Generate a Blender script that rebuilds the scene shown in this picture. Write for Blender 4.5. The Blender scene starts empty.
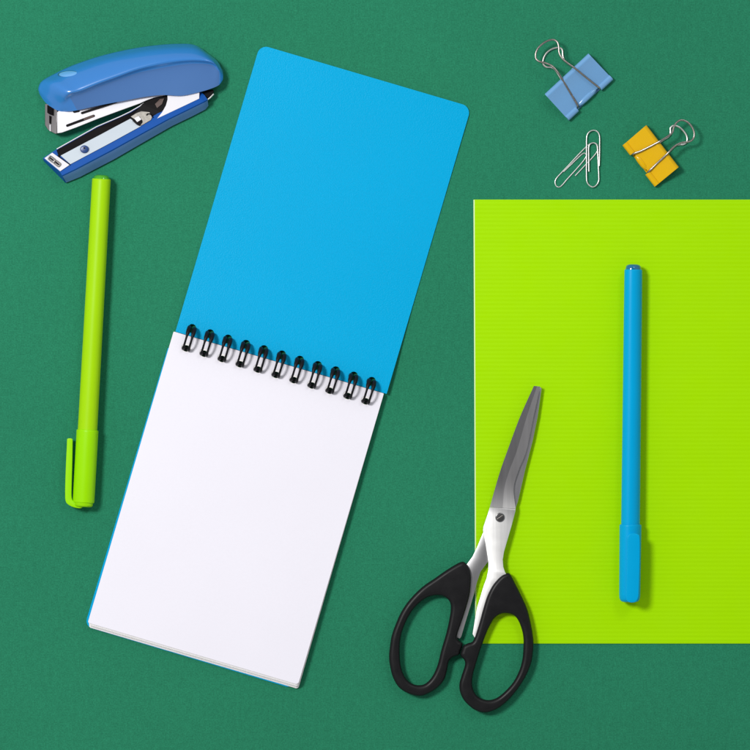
import bpy, bmesh, math, random
from mathutils import Vector
from mathutils.geometry import tessellate_polygon, delaunay_2d_cdt
random.seed(7)

# ------------------------------------------------------------------ camera, world, lights, exposure
S = 0.210 / 444.0            # metres per unit; 1 unit = about half a millimetre on the tabletop
H = 2400.0                   # camera height in units (about 1.1 m)
scene = bpy.context.scene
cam_d = bpy.data.cameras.new("camera")
cam_d.sensor_width = 36.0
cam_d.lens = 36.0 * H / 750.0
cam_d.clip_start = 0.01
cam_d.clip_end = 20.0
cam = bpy.data.objects.new("camera", cam_d)
scene.collection.objects.link(cam)
cam.location = (0, 0, H * S)
scene.camera = cam

world = bpy.data.worlds.new("World")
scene.world = world
world.use_nodes = True
wn = world.node_tree.nodes
# made-up surround for reflections: world gradient, pale sides, darker overhead
_tc = wn.new("ShaderNodeTexCoord"); _sx = wn.new("ShaderNodeSeparateXYZ"); _cr = wn.new("ShaderNodeValToRGB")
world.node_tree.links.new(_tc.outputs["Generated"], _sx.inputs[0])
world.node_tree.links.new(_sx.outputs["Z"], _cr.inputs[0])
world.node_tree.links.new(_cr.outputs[0], wn["Background"].inputs[0])
_e = _cr.color_ramp.elements
_e[0].position = 0.0; _e[0].color = (0.95, 0.95, 1.0, 1)
_e[1].position = 0.98; _e[1].color = (0.13, 0.13, 0.14, 1)
_m = _e.new(0.72); _m.color = (0.98, 0.98, 1.0, 1)
wn["Background"].inputs[1].default_value = 0.47

def lamp(name, loc, size, watts, color=(1, 1, 1)):
    d = bpy.data.lights.new(name, 'AREA')
    d.shape = 'DISK'; d.size = size; d.energy = watts; d.color = color
    o = bpy.data.objects.new(name, d)
    scene.collection.objects.link(o)
    o.location = loc
    o.rotation_euler = (-Vector(loc)).to_track_quat('-Z', 'Y').to_euler()
    return o

lamp("key_softbox", (-0.60, 0.36, 1.16), 0.30, 13.8, (1.0, 0.985, 0.97))
lamp("added_fill", (0.50, 0.80, 1.20), 0.40, 2.2, (0.98, 0.99, 1.0))  # weak fill added for edge highlights, no source known there
scene.view_settings.view_transform = 'Standard'
scene.view_settings.look = 'None'
scene.view_settings.exposure = 0.0
scene.view_settings.gamma = 1.0

# ------------------------------------------------------------------ helpers
C = scene.collection

def W(x, y, z=0.0):
    """tabletop coordinates (x right, y down, in units) of a point seen at x, y and standing z high"""
    k = 1.0 - z / H
    return Vector(((x - 375) * k * S, (375 - y) * k * S, z * S))

def srgb(r, g, b):
    def f(c):
        c /= 255.0
        return c / 12.92 if c <= 0.04045 else ((c + 0.055) / 1.055) ** 2.4
    return (f(r), f(g), f(b), 1.0)

def thing(name, label, cat, x, y, z=0.0, group=None):
    o = bpy.data.objects.new(name, None)
    o.empty_display_size = 0.01
    C.objects.link(o)
    o.location = W(x, y, z)
    o["label"] = label; o["category"] = cat
    if group: o["group"] = group
    return o

def mesh_obj(name, verts, faces, mat, parent=None, smooth=False, bevel=0.0, sharp=None, seg=2):
    org = Vector((0, 0, 0))
    p = parent
    while p is not None:
        org += p.location; p = p.parent
    me = bpy.data.meshes.new(name)
    me.from_pydata([tuple(Vector(v) - org) for v in verts], [], faces)
    bm = bmesh.new(); bm.from_mesh(me)
    bmesh.ops.remove_doubles(bm, verts=bm.verts, dist=1e-7)
    bmesh.ops.recalc_face_normals(bm, faces=bm.faces)
    bm.to_mesh(me); bm.free()
    me.materials.append(mat)
    if smooth:
        for f in me.polygons: f.use_smooth = True
        if sharp:
            me.set_sharp_from_angle(angle=math.radians(sharp))
    o = bpy.data.objects.new(name, me)
    C.objects.link(o)
    if parent is not None: o.parent = parent
    if bevel:
        m = o.modifiers.new("bevel", 'BEVEL')
        m.width = bevel * S; m.segments = seg; m.limit_method = 'ANGLE'; m.angle_limit = math.radians(30)
        for f in me.polygons: f.use_smooth = True
        me.set_sharp_from_angle(angle=math.radians(50))
    return o

def catmull(pts, n=4, closed=True):
    out = []
    N = len(pts)
    rng = range(N) if closed else range(N - 1)
    for i in rng:
        if closed:
            p0, p1, p2, p3 = pts[i - 1], pts[i], pts[(i + 1) % N], pts[(i + 2) % N]
        else:
            p1, p2 = pts[i], pts[i + 1]
            p0 = pts[i - 1] if i > 0 else [2 * a - b for a, b in zip(p1, p2)]
            p3 = pts[i + 2] if i + 2 < N else [2 * b - a for a, b in zip(p1, p2)]
        for k in range(n):
            t = k / n
            out.append(tuple(0.5 * (2 * b + (c - a) * t + (2 * a - 5 * b + 4 * c - d) * t * t + (3 * b - a - 3 * c + d) * t ** 3)
                             for a, b, c, d in zip(p0, p1, p2, p3)))
    if not closed: out.append(tuple(pts[-1]))
    return out

def area2(l):
    return sum(l[i - 1][0] * l[i][1] - l[i][0] * l[i - 1][1] for i in range(len(l)))

def plate_data(loops, z0, z1, r=0.0, k=4, P=W, zf=None, taper=None):
    """solid plate from loops[0] (outline) and loops[1:] (holes), edges rounded by r top and bottom"""
    L = []
    for i, l in enumerate(loops):
        l = [tuple(p[:2]) for p in l]
        want = -1 if i == 0 else 1        # y runs down
        if (area2(l) > 0) != (want > 0): l = l[::-1]
        L.append(l)
    verts, faces = [], []
    h = z1 - z0
    r = min(r, h / 2)
    prof = [(0, z0), (0, z1)] if r <= 0 else \
        [(r * (1 - math.sin(a)), z0 + r * (1 - math.cos(a))) for a in [math.pi / 2 * j / k for j in range(k + 1)]] + \
        [(r * (1 - math.cos(a)), z1 - r * (1 - math.sin(a))) for a in [math.pi / 2 * j / k for j in range(k + 1)]]
    tops, bots = [], []
    for l in L:
        n = len(l)
        nrm = []
        for i in range(n):
            a, b = l[i - 1], l[(i + 1) % n]
            dx, dy = b[0] - a[0], b[1] - a[1]
            d = math.hypot(dx, dy) or 1
            nrm.append((dy / d, -dx / d))   # inward for this winding
        rings = []
        for off, z in prof:
            base = len(verts)
            for i in range(n):
                x, y = l[i][0] + nrm[i][0] * off, l[i][1] + nrm[i][1] * off
                verts.append((x, y, z))
            rings.append(base)
        for a, b in zip(rings, rings[1:]):
            for i in range(n):
                j = (i + 1) % n
                faces.append((a + i, a + j, b + j, b + i))
        tops.append((rings[-1], n)); bots.append((rings[0], n))
    for group in (tops, bots):
        polys = [[Vector((verts[b + i][0], verts[b + i][1], 0)) for i in range(n)] for b, n in group]
        idx = [b + i for b, n in group for i in range(n)]
        if len(group) == 1:
            for t in tessellate_polygon(polys):
                faces.append(tuple(idx[q] for q in t))
        else:
            p2, ed = [], []
            for poly in polys:
                b0 = len(p2); p2 += [Vector((p.x, p.y)) for p in poly]
                ed += [(b0 + i, b0 + (i + 1) % len(poly)) for i in range(len(poly))]
            ov, oe, of, ovo, oeo, ofo = delaunay_2d_cdt(p2, ed, [], 0, 1e-6)
            def inside(x, y, poly):
                c = False
                for i in range(len(poly)):
                    a, b = poly[i - 1], poly[i]
                    if (a.y > y) != (b.y > y) and x < (b.x - a.x) * (y - a.y) / (b.y - a.y) + a.x: c = not c
                return c
            for f in of:
                cx = sum(ov[q].x for q in f) / len(f); cy = sum(ov[q].y for q in f) / len(f)
                if inside(cx, cy, polys[0]) and not any(inside(cx, cy, h) for h in polys[1:]):
                    if all(ovo[q] for q in f):
                        faces.append(tuple(idx[ovo[q][0]] for q in f))
    if zf: verts = [(x, y, z + zf(x, y)) for x, y, z in verts]
    return [P(*v) for v in verts], faces

def plate(name, loops, z0, z1, mat, parent, r=0.0, k=4, smooth=True, zf=None, sharp=35):
    v, f = plate_data(loops, z0, z1, r, k, zf=zf)
    return mesh_obj(name, v, f, mat, parent, smooth=smooth, sharp=sharp)

def prism(name, pts, zb, mat, parent, bevel=0.0):
    """pts: (x, y, ztop)"""
    n = len(pts)
    V = [W(*p) for p in pts] + [W(p[0], p[1], zb) for p in pts]
    F = []
    tri = tessellate_polygon([[Vector((p[0], p[1], 0)) for p in pts]])
    for t in tri:
        F.append(tuple(t)); F.append(tuple(n + q for q in t))
    for i in range(n):
        j = (i + 1) % n
        F.append((i, j, n + j, n + i))
    return mesh_obj(name, V, F, mat, parent, bevel=bevel)

def tube_data(pts, r, seg=10, closed=False):
    P = [W(*p[:3]) for p in pts]
    n = len(P)
    R = r if isinstance(r, (list, tuple)) else [r] * n
    verts, faces = [], []
    def tan(i):
        a = P[(i - 1) % n] if (closed or i > 0) else P[i]
        b = P[(i + 1) % n] if (closed or i < n - 1) else P[i]
        return (b - a).normalized()
    t0 = tan(0)
    up = Vector((0, 0, 1)) if abs(t0.z) < 0.9 else Vector((1, 0, 0))
    u = (up - t0 * up.dot(t0)).normalized()
    for i in range(n):
        t = tan(i)
        u = (u - t * u.dot(t)).normalized()
        w = t.cross(u)
        for k in range(seg):
            a = 2 * math.pi * k / seg
            verts.append(P[i] + (u * math.cos(a) + w * math.sin(a)) * R[i] * S)
    m = n if closed else n - 1
    for i in range(m):
        for k in range(seg):
            a, b = i * seg, ((i + 1) % n) * seg
            k2 = (k + 1) % seg
            faces.append((a + k, a + k2, b + k2, b + k))
    if not closed:
        faces.append(tuple(range(seg)))
        faces.append(tuple((n - 1) * seg + k for k in range(seg)))
    return verts, faces

def tube(name, pts, r, mat, parent, seg=10, closed=False):
    v, f = tube_data(pts, r, seg, closed)
    return mesh_obj(name, v, f, mat, parent, smooth=True, sharp=60)

def merge(*vf):
    V, F = [], []
    for v, f in vf:
        b = len(V)
        V += list(v); F += [tuple(b + q for q in t) for t in f]
    return V, F

def grid_surface(stations, nu=6, nv=6):
    """stations: list of lists of control points; returns interpolated grid rows"""
    rows = [catmull(s, nv, False) for s in stations]
    cols = [catmull([r[i] for r in rows], nu, False) for i in range(len(rows[0]))]
    return [[cols[i][j] for i in range(len(cols))] for j in range(len(cols[0]))]

# ------------------------------------------------------------------ materials
def material(name, color, rough=0.5, metal=0.0, spec=0.5, noise=None, bump=None, coat=0.0, wave=None, rnoise=None, sss=0.0):
    m = bpy.data.materials.new(name); m.use_nodes = True
    nt = m.node_tree; N = nt.nodes; Lk = nt.links
    b = N["Principled BSDF"]
    b.inputs["Base Color"].default_value = color
    b.inputs["Roughness"].default_value = rough
    b.inputs["Metallic"].default_value = metal
    b.inputs["Specular IOR Level"].default_value = spec
    b.inputs["Coat Weight"].default_value = coat
    b.inputs["Coat Roughness"].default_value = 0.12
    tc = N.new("ShaderNodeTexCoord")
    def noise_node(scale, detail=3, stretch=None):
        n = N.new("ShaderNodeTexNoise"); n.inputs["Scale"].default_value = scale
        n.inputs["Detail"].default_value = detail; n.inputs["Roughness"].default_value = 0.6
        if stretch:
            mp = N.new("ShaderNodeMapping")
            mp.inputs["Rotation"].default_value = (0, 0, stretch[0]); mp.inputs["Scale"].default_value = stretch[1]
            Lk.new(tc.outputs["Object"], mp.inputs[0]); Lk.new(mp.outputs[0], n.inputs["Vector"])
        else:
            Lk.new(tc.outputs["Object"], n.inputs["Vector"])
        return n
    if noise:      # list of (scale, amount, stretch)
        last = None
        for sc, amt, st in noise:
            n = noise_node(sc, 3, st)
            mr = N.new("ShaderNodeMapRange")
            mr.inputs["From Min"].default_value = 0.25; mr.inputs["From Max"].default_value = 0.75
            mr.inputs["To Min"].default_value = 1 - amt; mr.inputs["To Max"].default_value = 1 + amt
            Lk.new(n.outputs["Fac"], mr.inputs["Value"])
            if last is None: last = mr.outputs[0]
            else:
                mu = N.new("ShaderNodeMath"); mu.operation = 'MULTIPLY'
                Lk.new(last, mu.inputs[0]); Lk.new(mr.outputs[0], mu.inputs[1]); last = mu.outputs[0]
        vm = N.new("ShaderNodeVectorMath"); vm.operation = 'SCALE'
        vm.inputs[0].default_value = color[:3]
        Lk.new(last, vm.inputs["Scale"]); Lk.new(vm.outputs[0], b.inputs["Base Color"])
    if rnoise:
        n = noise_node(rnoise[0], 4, rnoise[2])
        mr = N.new("ShaderNodeMapRange")
        mr.inputs["From Min"].default_value = 0.3; mr.inputs["From Max"].default_value = 0.7
        mr.inputs["To Min"].default_value = rough - rnoise[1]; mr.inputs["To Max"].default_value = rough + rnoise[1]
        Lk.new(n.outputs["Fac"], mr.inputs["Value"]); Lk.new(mr.outputs[0], b.inputs["Roughness"])
    if bump:       # (scale, strength, distance in units, stretch)
        n = noise_node(bump[0], 2, bump[3] if len(bump) > 3 else None)
        bp = N.new("ShaderNodeBump"); bp.inputs["Strength"].default_value = bump[1]
        bp.inputs["Distance"].default_value = bump[2] * S
        Lk.new(n.outputs["Fac"], bp.inputs["Height"]); Lk.new(bp.outputs[0], b.inputs["Normal"])
    return m

M = {}
M['card'] = material("green_card", srgb(40, 124, 92), 0.9, spec=0.08,
                     noise=[(1500, 0.24, None), (420, 0.08, None), (9, 0.05, None), (700, 0.05, (0, (1, 0.15, 1)))], bump=(1400, 0.35, 0.5))
M['lime'] = material("lime_plastic_sheet", srgb(165, 226, 0), 0.42, spec=0.08, noise=[(6, 0.02, None), (900, 0.015, (0, (0.05, 1, 1)))], rnoise=(60, 0.06, None))
M['lime_edge'] = material("lit_cut_edge", srgb(205, 232, 165), 0.5)
M['cover'] = material("blue_grained_cover", srgb(0, 167, 219), 0.36, spec=0.08, noise=[(1500, 0.05, None), (7, 0.03, None)], bump=(1900, 0.6, 0.5))
M['back'] = material("blue_cover_edge", srgb(20, 150, 205), 0.5)
M['paper'] = material("white_paper", srgb(238, 236, 245), 0.8, spec=0.15, noise=[(15, 0.012, None), (1200, 0.012, None)], bump=(900, 0.12, 0.2))
M['paper_edge'] = material("paper_edges", srgb(246, 244, 244), 0.85, spec=0.1, noise=[(1500, 0.03, None)])
M['wire_black'] = material("black_coated_wire", (0.008, 0.008, 0.010, 1), 0.4, spec=0.15)
M['pen_lime'] = material("lime_pen_plastic", srgb(162, 215, 6), 0.4, spec=0.15, noise=[(40, 0.02, None)])
M['cap_lime'] = material("lime_cap_plastic", srgb(152, 222, 0), 0.38, spec=0.15, noise=[(40, 0.02, None)])
M['plug_lime'] = material("green_end_plug", srgb(78, 170, 10), 0.15, spec=0.6, coat=0.5)
M['pen_blue'] = material("blue_pen_plastic", srgb(0, 163, 218), 0.38, spec=0.10, noise=[(40, 0.02, None)])
M['plug_blue'] = material("blue_end_plug", srgb(0, 105, 150), 0.12, spec=0.7, coat=0.5)
M['black'] = material("black_handle_plastic", (0.008, 0.008, 0.009, 1), 0.42, spec=0.22, bump=(1500, 0.12, 0.2), rnoise=(200, 0.06, None))
M['steel'] = material("satin_steel", (0.86, 0.86, 0.85, 1), 0.38, metal=1.0, noise=[(400, 0.04, (0.25, (1, 0.04, 1)))], rnoise=(700, 0.08, (0.25, (1, 0.03, 1))))
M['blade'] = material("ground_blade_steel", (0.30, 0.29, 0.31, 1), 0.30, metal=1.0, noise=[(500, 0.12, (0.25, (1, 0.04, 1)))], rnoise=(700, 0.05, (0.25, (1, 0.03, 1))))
def paint_satin_sheen(m, y0, y1, dark, lightc, r0, r1):
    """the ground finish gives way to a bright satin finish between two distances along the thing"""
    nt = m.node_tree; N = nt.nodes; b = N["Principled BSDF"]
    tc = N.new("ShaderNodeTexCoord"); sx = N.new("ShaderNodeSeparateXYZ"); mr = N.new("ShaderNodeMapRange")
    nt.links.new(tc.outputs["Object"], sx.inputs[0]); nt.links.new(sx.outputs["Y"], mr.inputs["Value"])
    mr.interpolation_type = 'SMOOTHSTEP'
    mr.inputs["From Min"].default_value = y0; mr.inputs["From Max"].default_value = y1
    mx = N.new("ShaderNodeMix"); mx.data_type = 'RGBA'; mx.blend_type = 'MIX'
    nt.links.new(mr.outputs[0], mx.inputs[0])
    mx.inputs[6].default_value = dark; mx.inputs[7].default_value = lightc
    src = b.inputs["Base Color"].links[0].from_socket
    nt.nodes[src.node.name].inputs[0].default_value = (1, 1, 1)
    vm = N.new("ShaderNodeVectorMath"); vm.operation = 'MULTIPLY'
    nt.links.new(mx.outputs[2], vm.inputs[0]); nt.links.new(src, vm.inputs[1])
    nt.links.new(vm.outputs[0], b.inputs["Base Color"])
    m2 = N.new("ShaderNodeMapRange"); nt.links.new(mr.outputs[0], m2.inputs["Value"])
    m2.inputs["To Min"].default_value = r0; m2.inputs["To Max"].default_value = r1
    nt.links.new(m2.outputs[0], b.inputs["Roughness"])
paint_satin_sheen(M['blade'], (560 - 474) * S, (560 - 530) * S, (0.42, 0.415, 0.425, 1), (0.84, 0.84, 0.83, 1), 0.34, 0.5)  # steel's reflection gradient painted into the base colour, blade to shank
M['under'] = material("grey_satin_steel", (0.52, 0.52, 0.53, 1), 0.4, metal=1.0, noise=[(300, 0.10, (0.6, (1, 0.06, 1)))])
M['screw'] = material("dark_screw_steel", (0.26, 0.26, 0.26, 1), 0.3, metal=1.0)
M['chrome'] = material("nickel_wire", (0.68, 0.66, 0.62, 1), 0.34, metal=1.0)
M['chrome_dull'] = material("dull_nickel_wire", (0.36, 0.34, 0.31, 1), 0.32, metal=1.0, noise=[(900, 0.25, None)])
M['silver'] = material("silver_wire", (0.78, 0.80, 0.77, 1), 0.36, metal=1.0)
M['clip_blue'] = material("blue_enamel", srgb(110, 163, 212), 0.3, spec=0.4, coat=0.8, noise=[(120, 0.02, None)])
M['clip_yellow'] = material("yellow_enamel", srgb(226, 178, 0), 0.36, spec=0.15, coat=0.4, noise=[(120, 0.03, None)])
M['st_cap'] = material("stapler_blue_plastic", srgb(46, 124, 200), 0.30, spec=0.45, coat=1.0)
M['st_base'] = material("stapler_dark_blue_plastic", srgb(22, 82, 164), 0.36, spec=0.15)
M['st_side_sheen'] = material('stapler_flank_sheen', srgb(74, 117, 176), 0.42, spec=0.4)  # same plastic as the cover, its grey reflection painted in
M['st_base_side_sheen'] = material('stapler_base_flank_sheen', srgb(98, 138, 198), 0.4, spec=0.4)  # base plastic again, side reflection painted as a paler blue
M['st_white'] = material("stapler_white_metal", (0.77, 0.76, 0.80, 1), 0.3, spec=0.5)
M['st_steel'] = material("stapler_nose_steel", (0.42, 0.40, 0.40, 1), 0.3, metal=1.0)
M['st_tray'] = material("stapler_tray_grey", srgb(192, 203, 212), 0.4)
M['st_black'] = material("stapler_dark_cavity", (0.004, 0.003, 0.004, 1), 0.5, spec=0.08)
M['st_grit'] = material("stapler_worn_metal", (0.26, 0.245, 0.22, 1), 0.5, metal=0.4, noise=[(900, 0.3, None)])
M['st_highlight'] = material("stapler_highlight", srgb(104, 168, 226), 0.3, coat=0.8)
M['st_disc'] = material("stapler_navy_rivet", srgb(22, 60, 120), 0.3)
M['brown'] = material("stapler_dark_brown", (0.05, 0.015, 0.008, 1), 0.5)  # even dark brown, for one slot and the inner plate

# ------------------------------------------------------------------ tabletop
g = 1500
o = mesh_obj("tabletop", [W(375 - g, 375 - g, 0), W(375 + g, 375 - g, 0), W(375 + g, 375 + g, 0), W(375 - g, 375 + g, 0)], [(0, 1, 2, 3)], M['card'])
o["kind"] = "structure"

# ------------------------------------------------------------------ lime ribbed sheet
def build_sheet():
    t = thing("plastic_sheet", "lime green ribbed plastic sheet lying under the blue pen and the scissors", "plastic sheet", 788, 421)
    x0, x1, y0, y1 = 474.6, 1102.0, 199.6, 643.6
    sk = lambda x, y: (x + (y - 421) * 0.004, y)
    pitch, amp, top, e = 4.15, 0.075, 1.5, 0.8
    n = int((y1 - y0 - 2 * e) / pitch * 8)
    V, F = [], []
    xs = [x0 + e, x1 - e]
    for i in range(n + 1):
        y = y0 + e + (y1 - y0 - 2 * e) * i / n
        z = top + amp * math.cos(2 * math.pi * (y - y0) / pitch)
        for x in xs:
            V.append(W(*sk(x, y), z))
    for i in range(n):
        F.append((2 * i, 2 * i + 1, 2 * i + 3, 2 * i + 2))
    mesh_obj("ribbed_face", V, F, M['lime'], t, smooth=True)
    # body below the ribs with its cut edge all round
    V, F = [], []
    rings = [((x0, y0, x1, y1), 0.05), ((x0, y0, x1, y1), 1.15), ((x0 + e, y0 + e, x1 - e, y1 - e), 1.37)]
    for (a, b, c, d), z in rings:
        V += [W(*sk(a, b), z), W(*sk(c, b), z), W(*sk(c, d), z), W(*sk(a, d), z)]
    for k in range(2):
        for i in range(4):
            j = (i + 1) % 4
            F.append((4 * k + i, 4 * k + j, 4 * k + 4 + j, 4 * k + 4 + i))
    F += [(0, 1, 2, 3), (8, 9, 10, 11)]
    mesh_obj("sheet_body", V, F, M['lime'], t)
    a, b = (x0, y0 + 0.2), (x0, y1 - 0.2)
    prism("cut_edge", [(*sk(x0 - 0.25, y0 + 0.2), 1.25), (*sk(x0 + e + 0.1, y0 + 0.2), 1.62), (*sk(x0 + e + 0.1, y1 - 0.2), 1.62), (*sk(x0 - 0.25, y1 - 0.2), 1.25)], 0.1, M['lime_edge'], t)  # left cut edge catching light, painted paler than the sheet
build_sheet()

# ------------------------------------------------------------------ notepad
TL = Vector((173.6, 331.5)); U = Vector((210.1, 61.9)).normalized(); Vd = Vector((-U.y, U.x))
def pad(u, v):
    p = TL + U * u + Vd * v
    return (p.x, p.y)
PW, PL = 219.2, 303.2
# first ring hole in pad coordinates
r1 = Vector((186.6, 346.8)) - TL
ring_u0 = r1.dot(U) ; ring_step = 18.72
def rrect(u0, u1, v0, v1, rads, k=6, f=pad, skew=0.0):
    """rads: corner radii (u0v0, u1v0, u1v1, u0v1)"""
    out = []
    cs = [(u0, v0, 1, 1, math.pi), (u1, v0, -1, 1, 1.5 * math.pi), (u1, v1, -1, -1, 0.0), (u0, v1, 1, -1, 0.5 * math.pi)]
    for (cu, cv, sx, sy, a0), r in zip(cs, rads):
        if r <= 0: out.append(f(cu, cv)); continue
        mx, my = cu + sx * r, cv + sy * r
        for j in range(k + 1):
            a = a0 + math.pi / 2 * j / k
            out.append(f(mx + r * math.cos(a), my + r * math.sin(a)))
    return out
def holes(v0, v1, w, f=pad):
    res = []
    for i in range(11):
        uc = ring_u0 + i * ring_step
        rr = min(w, v1 - v0) / 2 * 0.95
        res.append(rrect(uc - w / 2, uc + w / 2, v0, v1, (rr,) * 4, 4, f))
    return res

def build_notepad():
    c = pad(PW / 2, PL / 2)
    t = thing("notepad", "open spiral notepad with blue cover flipped back above blank white pages", "notepad", c[0], c[1])
    # front cover flipped over, hinge edge lifted by the rings
    def covf(u, v): return pad(u, v)
    outl = rrect(1.8, 1.8 + 220.2, -299.6, -0.4, (9, 9, 0.6, 0.6), 8)
    v, f = plate_data([outl] + holes(-12.6, -3.6, 8.2), 0.0, 0.9, 0.0, P=lambda x, y, z: Vector((x, y, z)))
    bm = bmesh.new()
    bv = [bm.verts.new(p) for p in v]
    for q in f:
        try: bm.faces.new([bv[i] for i in q])
        except ValueError: pass
    for k in range(1, 60):
        d = -k * 5.0 if k > 6 else -k * 5.0
        p = TL + Vd * d
        bmesh.ops.bisect_plane(bm, geom=bm.verts[:] + bm.edges[:] + bm.faces[:], plane_co=(p.x, p.y, 0), plane_no=(Vd.x, Vd.y, 0))
    vs = []
    bm.verts.index_update()
    for q in bm.verts:
        d = -((Vector((q.co.x, q.co.y)) - TL).dot(Vd))
        lift = 5.6 * math.exp(-(d / 55.0) ** 2) + 0.15 + 0.5 * math.exp(-((d - 296) / 60) ** 2)
        vs.append(W(q.co.x, q.co.y, q.co.z + lift))
    fs = [tuple(x.index for x in q.verts) for q in bm.faces]
    bm.free()
    mesh_obj("front_cover", vs, fs, M['cover'], t, smooth=True, sharp=30)
    # back cover, turned a hair under the sheets
    ang = math.radians(0.25)
    def padb(u, v):
        u2, v2 = u - PW, v
        return pad(PW - 0.8 + u2 * math.cos(ang) - v2 * math.sin(ang), v2 * math.cos(ang) + u2 * math.sin(ang))
    plate("back_cover", [rrect(0, PW - 1.4, 18, PL + 5.6, (1, 1, 8, 8), 6, padb)] , 0.3, 1.3, M['cover'], t)
    # block of sheets, each slipped a little
    parts = []
    ns = 15
    for i in range(ns):
        q = 1 - i / ns
        dv = 4.6 * q ** 0.8 + random.uniform(-0.4, 0.3)
        du = random.uniform(-0.1, 0.25) + 0.3 * q
        z0 = 1.45 + i * 0.40
        fn = lambda u, v, du=du, dv=dv: pad(u + du + dv * 0.32 * v / PL, v + dv * v / PL)
        parts.append(plate_data([rrect(0.5, PW - 0.3, 1.0, PL, (0.5, 0.5, 2.5, 2.0), 4, fn)] + holes(9.4, 15.8, 7.0, fn), z0, z0 + 0.33, zf=lambda x, y, i=i: 2.8 * (i + 1) / ns * max(0, (Vector((x, y)) - TL).dot(Vd)) / PL))
    V, F = merge(*parts)
    mesh_obj("page_stack", V, F, M['paper_edge'], t)
    zt = 1.45 + ns * 0.40
    def curl(x, y):
        p = Vector((x, y)) - TL; v = p.dot(Vd) / PL; u = p.dot(U) / PW
        return 0.9 * max(0, v - 0.8) * 5 * (0.4 + 0.6 * u) * 0.4
    out = rrect(0, PW, 0, PL + 0.3, (0.8, 0.8, 3.0, 1.5), 4)
    plate("top_page", [out] + holes(7.4, 16.4, 9.8), zt + 0.05, zt + 0.38, M['paper'], t, smooth=False, zf=lambda x, y: 2.8 * max(0, (Vector((x, y)) - TL).dot(Vd)) / PL)
    # twin wire loops
    R, RZ, zc, vc, hw = 11.0, 8.6, 9.8, 2.6, 2.8
    def loop_vf(i):
        uc = ring_u0 + i * ring_step
        res = []
        # finger: two parallel arcs closed by a rounded tip at the page hole
        arc = []
        for s in (-1, 1):
            a = []
            for k in range(29):
                th = math.radians(-12 + 222 * k / 28)     # 0 = page side
                a.append((uc + s * hw, vc + R * math.cos(th), zc + RZ * math.sin(th)))
            arc.append(a)
        a0, a1 = arc
        tip = []
        for k in range(1, 6):
            q = math.pi * k / 6
            th = math.radians(-12 - 10 * math.sin(q))
            tip.append((uc - hw * math.cos(q), vc + R * math.cos(th), zc + RZ * math.sin(th)))
        path = a0[::-1] + tip + a1
        pts = [(*pad(u, v), z) for u, v, z in path]
        rad = []
        for u, v, z in path:
            e = max(0.0, min(1.0, (-v + 1.5) / 5))
            e2 = max(0.0, min(1.0, (v - 10.5) / 2))
            rad.append(1.05 + 1.1 * e + 0.6 * e2)
        return tube_data(pts, rad, 10)
    v, f = loop_vf(0)
    first = mesh_obj("wire_loop", v, f, M['wire_black'], t, smooth=True, sharp=60)
    step = Vector((U.x, -U.y, 0)) * ring_step * S * (1 - zc / H)
    for i in range(1, 11):
        o = first.copy(); C.objects.link(o); o.parent = t
        o.location = step * i
build_notepad()

# ------------------------------------------------------------------ pens
def revolve(name, a, b, prof, zc, mat, parent, seg=48, zfloor=None):
    """prof: (distance along a->b, radius)"""
    A, B = Vector(a), Vector(b)
    d = (B - A).normalized(); n = Vector((-d.y, d.x))
    V, F = [], []
    for s, r in prof:
        c = A + d * s
        for k in range(seg):
            q = 2 * math.pi * k / seg
            p = c + n * r * math.cos(q)
            V.append(W(p.x, p.y, zc + r * math.sin(q)))
    for i in range(len(prof) - 1):
        for k in range(seg):
            k2 = (k + 1) % seg
            F.append((i * seg + k, i * seg + k2, (i + 1) * seg + k2, (i + 1) * seg + k))
    F.append(tuple(range(seg))); F.append(tuple((len(prof) - 1) * seg + k for k in range(seg)))
    return mesh_obj(name, V, F, mat, parent, smooth=True, sharp=38)

def build_lime_pen():
    t = thing("pen", "lime green capped pen lying on the green tabletop left of the notepad", "pen", 92, 342, 0, "capped pens")
    a, b = (101.7, 174.5), (83.4, 504)
    zc = 10.9
    revolve("end_plug", a, b, [(0.3, 3.5), (0.7, 5.6), (1.8, 7.2), (3.4, 8.0), (6, 8.1), (9, 8.1)], zc, M['plug_lime'], t)
    revolve("barrel", a, b, [(4.4, 8.9), (4.8, 9.25), (6.2, 9.35), (30, 9.4), (257, 9.8), (262, 9.7)], zc, M['pen_lime'], t)
    L = 331
    cap = revolve("cap", a, b, [(255.8, 9.9), (256.0, 10.7), (256.6, 11.0), (258, 11.0), (L - 4, 10.9), (L - 2.5, 10.7), (L - 2.2, 9.6), (L + 0.5, 9.3), (L + 1.6, 8.2), (L + 2, 6)], zc, M['cap_lime'], t)
    # side clip
    cl = [(67.3,438.9),(68.6,438.3),(70.6,438.3),(72.3,438.9),(72.7,440.6),(72.6,447),(72.4,460),(71.9,478),(71.6,490),(71.6,496),(72.6,500.2),(76,502.6),(83,505.0),(81,508.2),(74,507.4),(68.2,504.6),(65.6,501.0),(65.1,494),(65.4,478),(66.2,458),(66.8,446),(67.0,440.6)]
    plate("pocket_clip", [catmull([p[:2] for p in cl], 3)], 7.0, 14.6, M['cap_lime'], t, r=0.7, k=3)
build_lime_pen()

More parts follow.
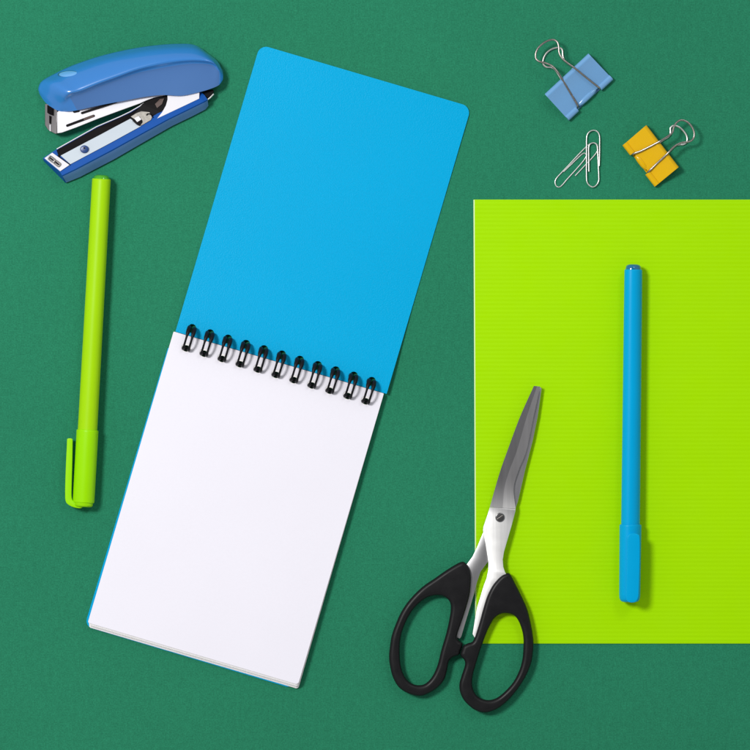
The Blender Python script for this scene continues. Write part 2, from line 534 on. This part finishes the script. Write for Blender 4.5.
def build_blue_pen():
    z0 = 1.65
    t = thing("pen", "bright blue capped pen lying on the lime green ribbed sheet", "pen", 632, 434, z0, "capped pens")
    a, b = (633.4, 263.9), (629.6, 602)
    zc = z0 + 10.9
    revolve("end_plug", a, b, [(0.3, 3.5), (0.8, 5.6), (2.0, 7.2), (3.6, 7.7), (6, 7.9), (9, 7.9)], zc, M['plug_blue'], t)
    revolve("barrel", a, b, [(5.6, 8.3), (6.0, 8.7), (7.4, 8.85), (30, 8.95), (258, 9.35), (262, 9.3)], zc, M['pen_blue'], t)
    L = 338.4
    revolve("cap", a, b, [(260.6, 9.6), (260.8, 10.5), (261.3, 10.85), (263, 10.9), (L - 8, 10.5), (L - 4, 10.2), (L - 1.8, 9.2), (L - 0.6, 7.6), (L - 0.1, 5)], zc, M['pen_blue'], t)
    out = [(627.2, 545), (627.4, 537.5), (629.6, 534), (633.8, 533.2), (637.8, 534.2), (639.8, 538), (639.9, 560), (639.0, 590), (638.2, 598), (635.4, 602.0), (629.8, 602.4), (626.4, 599.5), (626.2, 590), (626.8, 565)]
    plate("pocket_clip", [catmull(out, 3)], zc + 3, zc + 14.6, M['pen_blue'], t, r=0.9, k=4)
build_blue_pen()

# ------------------------------------------------------------------ scissors
def build_scissors():
    zs = 1.7
    t = thing("scissors", "steel scissors with black plastic handles lying partly on the lime sheet", "scissors", 480, 560, 0)
    LH = [(462.8,561.6),(466.4,564.2),(469.4,569.2),(470.8,575),(471,581.2),(469.8,594.4),(465.6,610),(460.8,624.4),(457.6,633.5),(457.0,638),(459.2,640.8),(462.4,643.2),(462.2,647),(460.4,651),(459.0,654.8),(453.2,657),(449,661.2),(447.2,669.6),(444.4,679.2),(437.6,687.6),(428,693.6),(419.6,696),(408.8,693.6),(399.2,687.6),(393.2,678),(390.2,667.2),(389,656.4),(390.2,644.4),(391.8,635.2),(395.6,624.4),(401.6,611.2),(410,599.2),(422,587.2),(434,578.8),(446,570.4),(456.8,563.8)]
    LHh = [(438.8,595.4),(444.8,597.0),(449.6,601.6),(450.8,608.8),(449,620.8),(446,634),(441.2,650.4),(437.6,664.8),(432.8,675.6),(426.8,682.6),(420.8,685),(413.6,684.2),(407.2,680.0),(402.6,672),(400.4,662.4),(399.8,651.6),(400.2,641),(402.4,631.0),(407.6,618.4),(414.8,607.6),(424.4,599.2),(432,596)]
    RH = [(508.2,573),(510.8,575),(514.8,582.4),(520.8,594.4),(526.8,607.6),(530.4,620.8),(532.8,634),(533.6,642),(533,652),(531.4,662.4),(526.8,674.4),(519.6,686.4),(510,698.4),(500.4,706.8),(490.8,711.6),(482.0,712.4),(472.8,708.6),(464.4,700.8),(460.2,692.4),(459.4,684),(462,674.4),(465,664.8),(464.2,660),(461.6,657),(460.4,654.2),(461.6,650),(463.4,645.8),(468,643.2),(472.4,641.6),(474.6,637.2),(475.8,634),(479.4,622),(483,608.8),(487.2,595.6),(493.2,584.2),(501.6,575.2)]
    RHh = [(506.4,613.4),(513.6,615.2),(518.4,620.8),(522,630.4),(523.4,638.8),(523.4,645.6),(522.6,657.6),(519.6,669.6),(513.6,681.6),(505.2,691.2),(496.8,697.8),(488.4,700),(480,697.8),(474.6,692.4),(472.2,684),(473.4,673.2),(477.6,658.8),(481.8,645.6),(486,634.4),(489.6,626.4),(494.4,618.4),(500.4,614.2)]
    plate("handle", [catmull(LH, 4), catmull(LHh, 4)], zs - 1.5, zs + 11.5, M['black'], t, r=4.2, k=7, sharp=80)
    plate("handle", [catmull(RH, 4), catmull(RHh, 4)], zs + 0.2, zs + 12.6, M['black'], t, r=4.2, k=7, sharp=80)
    # lower blade with its shank
    lb = [(541.6,388.4),(540.9,394),(539.4,405),(537.6,417.3),(533,439.8),(525.2,470),(521.6,485.6),(518,501.2),(514.5,512),(503,524),(494,538),(488.6,561.0),(484.8,566.0),(480.6,571.8),(477,582.4),(474.6,592),(470.4,606.4),(465.6,622),(461.4,636.4),(459.8,638.8),(455,637),(455,580),(468,562.8),(472.6,556.4),(477.2,546.8),(482.8,533),(487,521),(497,500),(508,465),(520,430),(532,398),(536.8,386.8),(539.3,386.4)]
    lb_o = plate("blade", [lb], zs + 3.2, zs + 5.8, M['under'], t, r=0.5, k=2)
    lb_o["label"] = "lower blade"
    # upper blade: ground cutting part with two facets, satin shank, dark-to-bright sheen painted on
    ub_left = [(533.9,385.9),(520,417),(507.7,450),(500.6,470),(495.2,488),(489.8,507.2)]
    ub_right = [(540.2,386.6),(533.4,417),(526.5,450),(518.6,470),(513.6,488),(515.6,508.8)]
    ub_mid = [(l[0] + 0.5 * (q[0] - l[0]), l[1] + 0.5 * (q[1] - l[1])) for l, q in zip(ub_left, ub_right)]
    zt = zs + 8.6; zb = zs + 6.0
    L2, M2, R2 = (catmull(q, 6, False) for q in (ub_left, ub_mid, ub_right))
    V, F = [], []
    n = len(L2)
    for i in range(n):
        V += [W(*L2[i], zt), W(*M2[i], zt - 0.02 * (R2[i][0] - L2[i][0])), W(*R2[i], zt), W(*R2[i], zb), W(*L2[i], zb)]
    for i in range(n - 1):
        a, b = 5 * i, 5 * (i + 1)
        for k in range(5):
            F.append((a + k, a + (k + 1) % 5, b + (k + 1) % 5, b + k))
    F += [(0, 1, 2, 3, 4), tuple(5 * (n - 1) + k for k in range(5))]
    ub = mesh_obj("blade", V, F, M['blade'], t, smooth=True, sharp=2.0)
    ub["label"] = "upper blade"
    sh = [(489.85,507.4),(487.3,515),(483.4,526.6),(482.9,529.8),(483.3,533.5),(485.6,544.4),(487.4,556),(488.4,563),(488.2,570),(486.6,578),(483.6,586),(480,598),(477,607.6),(474.9,619.6),(472.5,634),(474.8,638),(477.5,634.5),(481.2,622.5),(484.8,609.5),(489,596.8),(495,585.8),(503,577),(506.5,574.5),(505,572.0),(503.3,566.8),(502.8,559.6),(504,552),(507.2,540.8),(511.4,526.4),(515.5,511),(515.5,509.0)]
    o = plate("shank", [sh], zb + 0.02, zt - 0.02, M['blade'], ub, r=0.3, k=3, sharp=20, zf=lambda x, y: 0.10 * (x - (500 - 0.28 * (y - 517))) * min(1, max(0, (y - 509) / 26)))
    # pivot screw
    sc = [(500.0 + 4.7 * math.cos(a), 517.4 + 4.7 * math.sin(a)) for a in [2 * math.pi * k / 40 for k in range(40)]]
    so = plate("pivot_screw", [sc], zt - 0.6, zt + 1.5, M['screw'], t, r=0.8, k=4)
    dx, dy = 0.82, -0.57
    q = [(500 + dx * a - dy * b, 517.4 + dy * a + dx * b) for a, b in ((-3.4, -0.5), (3.4, -0.5), (3.4, 0.5), (-3.4, 0.5))]
    plate("slot", [q], zt + 1.3, zt + 1.6, M['chrome_dull'], so, r=0.1, k=2)
build_scissors()

# ------------------------------------------------------------------ binder clips
def binder(label, cx, cy, corners, notches, top_handle, low_handle, mat, wire_top, wire_low):
    """corners: spine_a, lip_a, lip_b, spine_b (a and b are the two short ends)"""
    t = thing("binder_clip", label, "binder clip", cx, cy, 0, "binder clips")
    sa, la, lb, sb = (Vector(c) for c in corners)
    zl, zsp, th = 5.2, 14.0, 1.1
    def at(s, f):            # s along width 0..1, f 0 lip .. 1 spine
        a = la.lerp(sa, f); b = lb.lerp(sb, f)
        return a.lerp(b, s)
    # bent sheet section (f, z)
    out = [(0.03, 0.3), (0.5, 0.3), (0.9, 0.4), (0.97, 0.9), (1.0, 2.4), (1.0, zsp - 2.6), (0.985, zsp - 1.6), (0.96, zsp - 0.75), (0.90, zsp), (0.87, zsp - 0.3), (0.83, zsp - 1.2), (0.5, zl + (zsp - zl) * 0.5), (0.10, zl + 0.2)]
    inn = [(0.10, zl - th + 0.2), (0.5, zl + (zsp - zl) * 0.5 - th), (0.83, zsp - 1.3 - th), (0.925, zsp - th), (0.955, zsp - 1.6), (0.965, zsp - 2.8), (0.965, 2.6), (0.945, 1.7), (0.90, 1.3), (0.5, 1.2), (0.03, 1.2)]
    sec = out + inn
    V, F = [], []
    ns = 2
    for i in range(ns):
        s = i / (ns - 1)
        for f, z in sec:
            p = at(s, f); V.append(W(p.x, p.y, z))
    m = len(sec)
    for k in range(m):
        k2 = (k + 1) % m
        F.append((k, k2, m + k2, m + k))
    idx = tessellate_polygon([[Vector((f * 36, z, 0)) for f, z in sec]])
    for q in idx:
        F.append(tuple(q)); F.append(tuple(m + j for j in q))
    body = mesh_obj("body", V, F, mat, t, smooth=True, sharp=40)
    # rolled lip tubes, broken where the handle ends enter, for the upper and the lower leaf
    n0, n1 = notches
    for (s0, s1, f0, rr) in ((0.0, n0 - 0.02, 0.07, 3.4), (n1 + 0.02, 1.0, 0.07, 3.4), (n0 + 0.05, n1 - 0.05, 0.12, 3.3)):
        pts = [(*at(s0 + (s1 - s0) * k / 6, f0), zl - 1.5) for k in range(7)]
        rad = [rr] * 7
        if f0 > 0.08: rad = [rr * 0.55, rr * 0.9, rr, rr, rr, rr * 0.9, rr * 0.55]
        tube("rolled_lip", pts, rad, mat, t, seg=18)
    tube("handle", [tuple(p) for p in catmull(top_handle, 5, False)], 1.02, wire_top, t, seg=12)
    tube("handle", [tuple(p) for p in catmull(low_handle, 5, False)], 1.02, wire_low, t, seg=12)

def cv(ox, oy, sc, pts): return [(ox + x / sc, oy + y / sc, z) for x, y, z in pts]
top = cv(525, 30, 7.895, [(418,612,4.5),(410,585,7.6),(372,520,9.2),(300,400,13.6),(272,352,15.6),(240,310,15.8),(210,282,15.6),(165,262,15),(112,248,14.5),(86,225,14),(86,180,14),(110,135,14),(160,95,14),(215,76,14),(252,92,14.5),(266,130,15),(270,180,15.4),(292,222,15.7),(330,256,15.9),(395,303,15.6),(470,365,13.6),(575,448,7.8),(596,462,4.5)])
low = cv(525, 30, 7.895, [(300,412,1.3),(262,350,1.3),(234,310,1.3),(205,296,1.4),(168,292,1.4),(143,268,1.4),(146,225,1.4),(172,180,1.4),(215,150,1.4),(262,140,1.4),(293,155,1.4),(298,200,1.4),(312,240,1.4),(350,272,1.3),(400,312,1.3)])
binder("light blue binder clip with its wire loops pointing to the upper left", 578, 87,
       [(544.6,94),(568.4,120),(612.6,79.2),(588.3,53.4)], (0.245, 0.72), top, low, M['clip_blue'], M['chrome_dull'], M['chrome'])
top = cv(615, 110, 8.333, [(140,375,4.5),(160,362,7.6),(230,335,10),(360,268,15.4),(400,245,15.8),(450,212,15.8),(478,186,15.6),(488,150,15),(510,108,14.5),(550,84,14),(600,98,14),(640,140,14),(660,190,14),(654,235,14),(622,262,14.5),(560,272,15),(515,290,15.4),(480,318,15.8),(435,365,15.4),(350,445,10.5),(285,508,7.6),(270,528,4.5)])
low = cv(615, 110, 8.333, [(350,285,1.3),(400,250,1.3),(452,215,1.3),(462,180,1.4),(462,150,1.4),(488,130,1.4),(530,140,1.4),(570,175,1.4),(598,220,1.4),(598,262,1.4),(570,286,1.4),(530,288,1.4),(490,305,1.3),(440,360,1.3)])
binder("yellow binder clip with its wire loops pointing to the upper right", 651, 155,
       [(646.4,125.0),(623.4,144.8),(655.6,186.0),(678.8,167)], (0.26, 0.69), top, low, M['clip_yellow'], M['chrome_dull'], M['silver'])

# ------------------------------------------------------------------ paper clips
c2 = [(563.5,171.8),(570,165.6),(577,158.8),(582,154.2),(584.6,153.2),(586.2,154.8),(585.6,157.6),(582,162.6),(575,170.6),(567.5,178.8),(562.6,184.6),(559.4,187),(556.6,186.4),(555.2,183.6),(555.4,180.4),(558,176.4),(568,165.8),(580,153.0),(588,145.2),(591.4,143.2),(594.4,142.8),(597,144.6),(597.8,148),(596.6,152.4),(592,158),(582,168.6),(575.2,175.8)]
t = thing("paper_clip", "silver wire paper clip lying aslant, its upper end under the upright clip", "paper clip", 576, 165, 0, "silver paper clips")
tube("wire", [(x, y, 0.85) for x, y in catmull(c2, 5, False)], 0.68, M['silver'], t, seg=10)
c1 = [(588.9,171.5),(588.8,163),(588.7,154),(588.7,147.5),(589.8,144.4),(592.6,142.9),(595.6,143.6),(597.2,146.5),(597.7,152),(598.2,164),(598.8,176),(598.6,181),(596.6,184.8),(593.2,187),(589.8,185.8),(587.2,182.4),(586.5,177),(586.5,160),(586.5,142),(587,135.6),(589.4,131.8),(593.4,130.3),(597.2,131.6),(599.3,135.2),(599.7,141),(599.6,155),(599.2,166)]
t = thing("paper_clip", "silver wire paper clip standing upright in the picture, lying on the slanted clip", "paper clip", 593, 159, 0, "silver paper clips")
tube("wire", [(x, y, 2.3) for x, y in catmull(c1, 5, False)], 0.68, M['silver'], t, seg=10)

# ------------------------------------------------------------------ stapler
def build_stapler():
    t = thing("stapler", "open blue stapler with white metal magazine, lying above the lime green pen", "stapler", 130, 120)
    st = [
        [(39.4,94,5),(46,103,9),(55,109.3,12),(60,111.2,13),(65,112,12.6)],
        [(38.4,88,6),(47.5,97,14),(59.2,103.2,18.5),(65,106,18.5),(70,111.4,15)],
        [(42,81,7),(53,84.6,18),(65,91.4,25),(71.5,96.5,23.5),(79,110,16)],
        [(53,74.5,6),(65,78,17.5),(78,87.2,26),(84,92.4,24.3),(92,107,16.8)],
        [(72,65.5,6),(84,70,18),(96,80,26.4),(101.5,85.6,24.6),(108,103.7,17)],
        [(100,56,6),(107,62,18),(115,73.2,26.5),(118.5,79.8,24.6),(125,100.6,17)],
        [(130,49,6),(132.5,55.5,18),(137,65.5,26.5),(139.5,73.2,24.6),(145,96.8,17)],
        [(155,45.2,6),(157,51,18),(160,60,26.2),(161.5,69,24.5),(163,95,17)],
        [(178,43.7,6),(180,49,17),(182,57.3,25),(183,65.6,23.6),(181,95.7,16.6)],
        [(195,45,6),(197.5,50,16),(200,57.3,23.4),(200,64.8,22.2),(197,92.7,15.8)],
        [(208,53.4,6),(210,56.5,14),(212,60.3,20.6),(212,66,20),(210,89,15)],
        [(217.5,61.3,6.5),(218.5,64,12),(219,68,17),(219,73,17.2),(219,85,13.5)],
        [(222.8,71,7.5),(223,72.8,9),(223.2,75,11),(223.2,77,11.4),(222.8,80,11)],
    ]
    for q in st[2:11]:
        b, b2 = q[2], q[3]
        q[2] = (b[0] + 0.8, b[1] + 2.0, b[2] + 5.0); q[3] = (b2[0] + 0.4, b2[1] + 1.0, b2[2] + 0.2); q[1] = (q[1][0], q[1][1], q[1][2] + 3.5)
    G = grid_surface(st, 6, 7)
    rows = len(G); cols = len(G[0])
    V, F = [], []
    for r in G:
        a, c = r[0], r[-1]
        cx, cy = (a[0] + c[0]) / 2, (a[1] + c[1]) / 2
        ring = list(r)
        ring.append((c[0] * 0.97 + cx * 0.03, c[1] * 0.97 + cy * 0.03, c[2] - 2.0))
        ring.append((c[0] * 0.6 + cx * 0.4, c[1] * 0.6 + cy * 0.4, c[2] - 3.6 if c[2] > 10 else c[2] - 2))
        ring.append((a[0] * 0.7 + cx * 0.3, a[1] * 0.7 + cy * 0.3, 1.2))
        ring.append((a[0] * 0.96 + cx * 0.04, a[1] * 0.96 + cy * 0.04, 2.2))
        V += [W(*p) for p in ring]
    m = cols + 4
    for i in range(rows - 1):
        for k in range(m):
            k2 = (k + 1) % m
            F.append((i * m + k, i * m + k2, (i + 1) * m + k2, (i + 1) * m + k))
    F += [tuple(range(m)), tuple((rows - 1) * m + k for k in range(m))]
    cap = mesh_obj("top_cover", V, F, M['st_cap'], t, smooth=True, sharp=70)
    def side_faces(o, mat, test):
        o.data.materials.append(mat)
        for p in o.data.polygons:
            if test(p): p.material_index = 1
    # quad k of every ring runs from control column k: the flat flank with painted sheen lies past the ridge
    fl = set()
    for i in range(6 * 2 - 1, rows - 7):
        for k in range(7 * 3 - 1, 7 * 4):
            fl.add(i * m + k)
    side_faces(cap, M['st_side_sheen'], lambda p: len(p.vertices) == 4 and min(p.vertices) in fl)
    # oval highlight painted as a paler low dome on the cover
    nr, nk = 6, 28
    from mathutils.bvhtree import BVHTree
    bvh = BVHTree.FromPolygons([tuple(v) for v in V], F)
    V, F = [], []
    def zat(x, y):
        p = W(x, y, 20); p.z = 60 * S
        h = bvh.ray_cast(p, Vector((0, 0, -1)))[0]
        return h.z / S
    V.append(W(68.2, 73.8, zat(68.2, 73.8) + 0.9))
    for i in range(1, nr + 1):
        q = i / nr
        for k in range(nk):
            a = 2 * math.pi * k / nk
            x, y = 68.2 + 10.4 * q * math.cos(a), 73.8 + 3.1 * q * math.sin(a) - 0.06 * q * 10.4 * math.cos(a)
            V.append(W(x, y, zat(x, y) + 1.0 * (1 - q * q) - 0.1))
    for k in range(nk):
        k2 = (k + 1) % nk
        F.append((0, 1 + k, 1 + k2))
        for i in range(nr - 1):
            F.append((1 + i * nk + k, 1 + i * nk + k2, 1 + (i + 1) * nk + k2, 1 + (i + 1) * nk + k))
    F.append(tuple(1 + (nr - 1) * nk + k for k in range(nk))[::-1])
    mesh_obj("highlight_dome", V, F, M['st_highlight'], cap, smooth=True)
    # magazine and nose
    prism("magazine", [(57.2,112,13),(57.3,133.3,13.6),(62,132.6,13.6),(76.7,127.3,13.6),(98,118.7,13.6),(120,110.6,13.4),(140,103.4,13.2),(147,100.2,13),(156,97,13),(166,95,12.6),(166,90,12),(150,90,12),(120,94,12),(90,99,12),(70,104,11)], 2.0, M['st_white'], t, bevel=0.5)
    no = prism("staple_head", [(44.9,104,5),(44.9,125.3,5.5),(48,130,8),(55,133.7,12.2),(57.0,133.5,12.8),(57.0,108,12.2),(50,104,8)], 1.0, M['st_steel'], t, bevel=0.4)
    prism("head_gap", [(47.2,105,8.2),(47.2,112.6,8.3),(49.4,114.4,9.6),(52.8,115.6,11.6),(52.8,108,11.4)], 3, M['st_black'], no)
    prism("head_slit", [(49.2,115.4,9.4),(49.2,123,9.2),(50.6,124,10.2),(50.6,116.4,10.2)], 3, M['st_black'], no)
    prism("head_seam", [(49.6,124.5,9.4),(49.6,130.8,9.2),(50.7,131.4,10.2),(50.7,124.9,10.2)], 3, M['st_white'], no)
    def slot(name, a, b, w, z, mat, par):
        A, B = Vector(a), Vector(b); d = (B - A).normalized(); n = Vector((-d.y, d.x))
        pts = []
        for k in range(7):
            q = math.pi / 2 + math.pi * k / 6
            p = A + (d * math.cos(q) + n * math.sin(q)) * w; pts.append((p.x, p.y))
        for k in range(7):
            q = -math.pi / 2 + math.pi * k / 6
            p = B + (d * math.cos(q) + n * math.sin(q)) * w; pts.append((p.x, p.y))
        return plate(name, [pts], z - 2, z, mat, par, smooth=False)
    mg = [o for o in t.children if o.name.startswith("magazine")][0]
    slot("slot", (67.2, 125.6), (93.6, 115.8), 1.25, 14.0, M['st_black'], mg)
    slot("slot", (84.5, 119.3), (93.2, 116.0), 0.9, 14.15, M['brown'], mg)
    slot("slot", (82.0, 113.0), (116, 101.8), 1.15, 14.0, M['st_black'], mg)
    slot("slot", (74.2, 111.4), (78.2, 110.6), 1.4, 14.0, M['st_black'], mg)
    # rear bracket and the dark hollow before it
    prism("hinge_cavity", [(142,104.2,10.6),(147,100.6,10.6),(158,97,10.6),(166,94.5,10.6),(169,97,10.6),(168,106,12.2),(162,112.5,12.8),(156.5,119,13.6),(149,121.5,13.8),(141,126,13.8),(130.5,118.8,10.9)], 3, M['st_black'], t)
    prism("rear_bracket", [(167.4,92,14.2),(182,90,14),(199.5,88,13.6),(199.2,98.6,14.6),(188,104,14.6),(157,118.6,14.6),(162,112.4,14.5),(165.9,105.5,14.4),(167.6,99.5,14.3)], 3.5, M['st_white'], t, bevel=0.4)
    prism("spring_plate", [(130.6,116.6,12.4),(136,113.2,12.4),(141,111.2,12.4),(149.6,112.2,13.6),(152.5,116.5,14.2),(151,120,14.6),(141,125.9,14.6),(137,121,13.2)], 6, M['st_grit'], t, bevel=0.3)
    prism("pusher", [(134.0,118.2,15),(138.6,116.0,15),(141.6,119.4,15.6),(137.2,122.2,15.6)], 10, M['st_white'], t, bevel=0.4)
    prism("pusher_foot", [(133.2,119.2,14.2),(137.0,122.6,14.9),(141.8,119.8,14.9),(142.4,122,14.9),(139.6,126.2,15),(136.6,124.6,14.9),(132.4,120.8,14)], 10, M['st_black'], t)
    tube("spring_hook", [(146.4,115.4,14.4),(147.4,113.8,14.6),(149.6,113.7,14.8),(151.4,115,15),(152.6,117.4,15)], 0.55, M['st_black'], t)
    prism("inner_plate", [(155,104,12.0),(160,99,12.0),(164,98.5,12.0),(162,104,12.4),(157,108,12.4)], 8, M['brown'], t)
    # base
    F0 = [
        [(43.6,161,2.5),(62.4,179,6),(64,181.4,5),(65.3,182.7,2.0)],
        [(43,158.2,7),(60,171.7,14),(62,175.4,15.6),(66.4,182.5,3)],
        [(56.5,149.2,7),(72,163.7,14),(76,168.6,16),(80,177,3)],
        [(96.7,126.8,7),(110,143.6,14),(112.5,149.4,16),(114,159.3,3)],
        [(130,112.2,7),(140,127,14),(143,132.6,16),(146,140.8,3)],
        [(150,101,7),(165,113.8,14),(168,119,16),(172,126,3)],
        [(175,97,7),(188,103.3,14),(190.5,108,16),(192,116.4,3)],
        [(196,92,7),(200,98.2,14),(204,101.4,15.5),(205.5,109.4,3)],
        [(200.5,91.6,7),(204.4,95.0,12.6),(207.6,99.6,13),(208.4,105.6,3)],
    ]
    rows = [s for s in F0]
    V, F = [], []
    fine = []
    for j in range(len(rows) - 1):
        k = 1 if j == 0 else 5
        for q in range(k):
            fine.append([tuple(a + (b - a) * q / k for a, b in zip(p0, p1)) for p0, p1 in zip(rows[j], rows[j + 1])])
    fine.append(rows[-1])
    for r in fine:
        f_, t_, r_, b_ = r
        mid = lambda p, q, s: tuple(a + (b - a) * s for a, b in zip(p, q))
        e = mid(r_, b_, 0.14); e = (e[0], e[1], e[2] + 0.6)
        ring = [(f_[0], f_[1], 0.4), f_, t_, mid(t_, r_, 0.5), r_, e, mid(r_, b_, 0.55), b_, (b_[0] - 0.5, b_[1] - 0.5, 0.4)]
        V += [W(*p) for p in ring]
    m = 9
    for i in range(len(fine) - 1):
        for k in range(m):
            k2 = (k + 1) % m
            F.append((i * m + k, i * m + k2, (i + 1) * m + k2, (i + 1) * m + k))
    F += [tuple(range(m)), tuple((len(fine) - 1) * m + k for k in range(m))]
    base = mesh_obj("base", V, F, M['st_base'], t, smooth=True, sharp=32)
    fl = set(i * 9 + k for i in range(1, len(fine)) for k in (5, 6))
    side_faces(base, M['st_base_side_sheen'], lambda p: len(p.vertices) == 4 and min(p.vertices) in fl)
    low_edge = [(130.4,118.6),(116,126.2),(100,134.8),(90,140.0),(58.7,156.6)]
    prism("channel_wall", [(56.5,150.2,8.6),(96.7,127.8,8.6),(130,113.0,8.6),(143.8,104.6,8.6)] + [(x, y, 10.8) for x, y in low_edge], 5, M['st_black'], t)
    prism("tray", [(60.6,155.6,10.9)] + [(x, y, 10.9) for x, y in low_edge[:-1][::-1]] + [(141,126.2,14.9),(110,143.2,14.9),(72,163.4,14.9),(70.4,164.3,14.9)], 6, M['st_tray'], t, bevel=0.25)
    tube("channel_rim", [(56.8,149.0,9.8),(96.7,126.6,9.8),(120,116.6,9.8),(130,111.8,9.8),(140,106,9.8),(143.8,103.0,9.8)], 0.5, M['st_white'], t)
    anv = prism("anvil", [(44.4,158.2,8.4),(52.2,152.6,8.4),(69.6,164.9,15.2),(60.2,171.3,15.2)], 4, M['st_white'], t, bevel=0.3)
    tube("tray_seam", [(57.6,155.6,10.6),(70.2,164.8,15.4)], 0.45, M['st_black'], t)
    wv = Vector((16.8, 12.9)).normalized(); nv = Vector((wv.y, -wv.x))
    for s0, s1 in ((5.8, 12.4), (12.9, 19.4)):
        pts = []
        for k in range(24):
            a = 2 * math.pi * k / 24
            ss = (s0 + s1) / 2 + (s1 - s0) / 2 * max(-1, min(1, 1.25 * math.cos(a)))
            nn = 1.9 * max(-1, min(1, 1.25 * math.sin(a)))
            p = Vector((48.0, 155.6)) + wv * (ss - 4.2) + nv * (nn - 0.6)
            fr = (ss + 1.0) / 21.4
            pts.append((p.x, p.y, 8.6 + 6.4 * fr + 0.2))
        tube("staple_groove", pts, 0.62, M['st_grit'] if s0 > 10 else M['screw'], anv, seg=8, closed=True)
        c = Vector((48.0, 155.6)) + wv * ((s0 + s1) / 2 - 4.2) + nv * -0.6
        q = [(c.x + wv.x * a + nv.x * b, c.y + wv.y * a + nv.y * b) for a, b in ((-2.0, -0.8), (2.0, -0.8), (2.0, 0.8), (-2.0, 0.8))]
        fr = ((s0 + s1) / 2 + 1.0) / 21.4
        prism("groove_floor", [(x, y, 8.95 + 6.6 * fr) for x, y in q], 6, M['st_black'], anv)
    disc = [(84.4 + 4.3 * math.cos(a), 149.2 + 3.9 * math.sin(a)) for a in [2 * math.pi * k / 32 for k in range(32)]]
    dd = plate("rivet", [disc], 11.5, 15.8, M['st_disc'], t, r=1.0, k=4)
    hole = [(84.4 + 1.0 * math.cos(a), 148.0 + 0.8 * math.sin(a)) for a in [2 * math.pi * k / 14 for k in range(14)]]
    plate("rivet_hole", [hole], 15.0, 15.95, M['st_black'], dd)
    prism("tail", [(203,91,9),(206.5,90.0,9),(213.0,89.6,9),(214.2,91.6,9),(208.4,98.6,9),(204.5,96,9)], 2, M['st_black'], t, bevel=0.6)
    tube("tail_pin", [(207.6,99.6,8.4),(210,97.8,8.4),(213.6,94.0,8.0)], 0.9, M['silver'], t)
build_stapler()
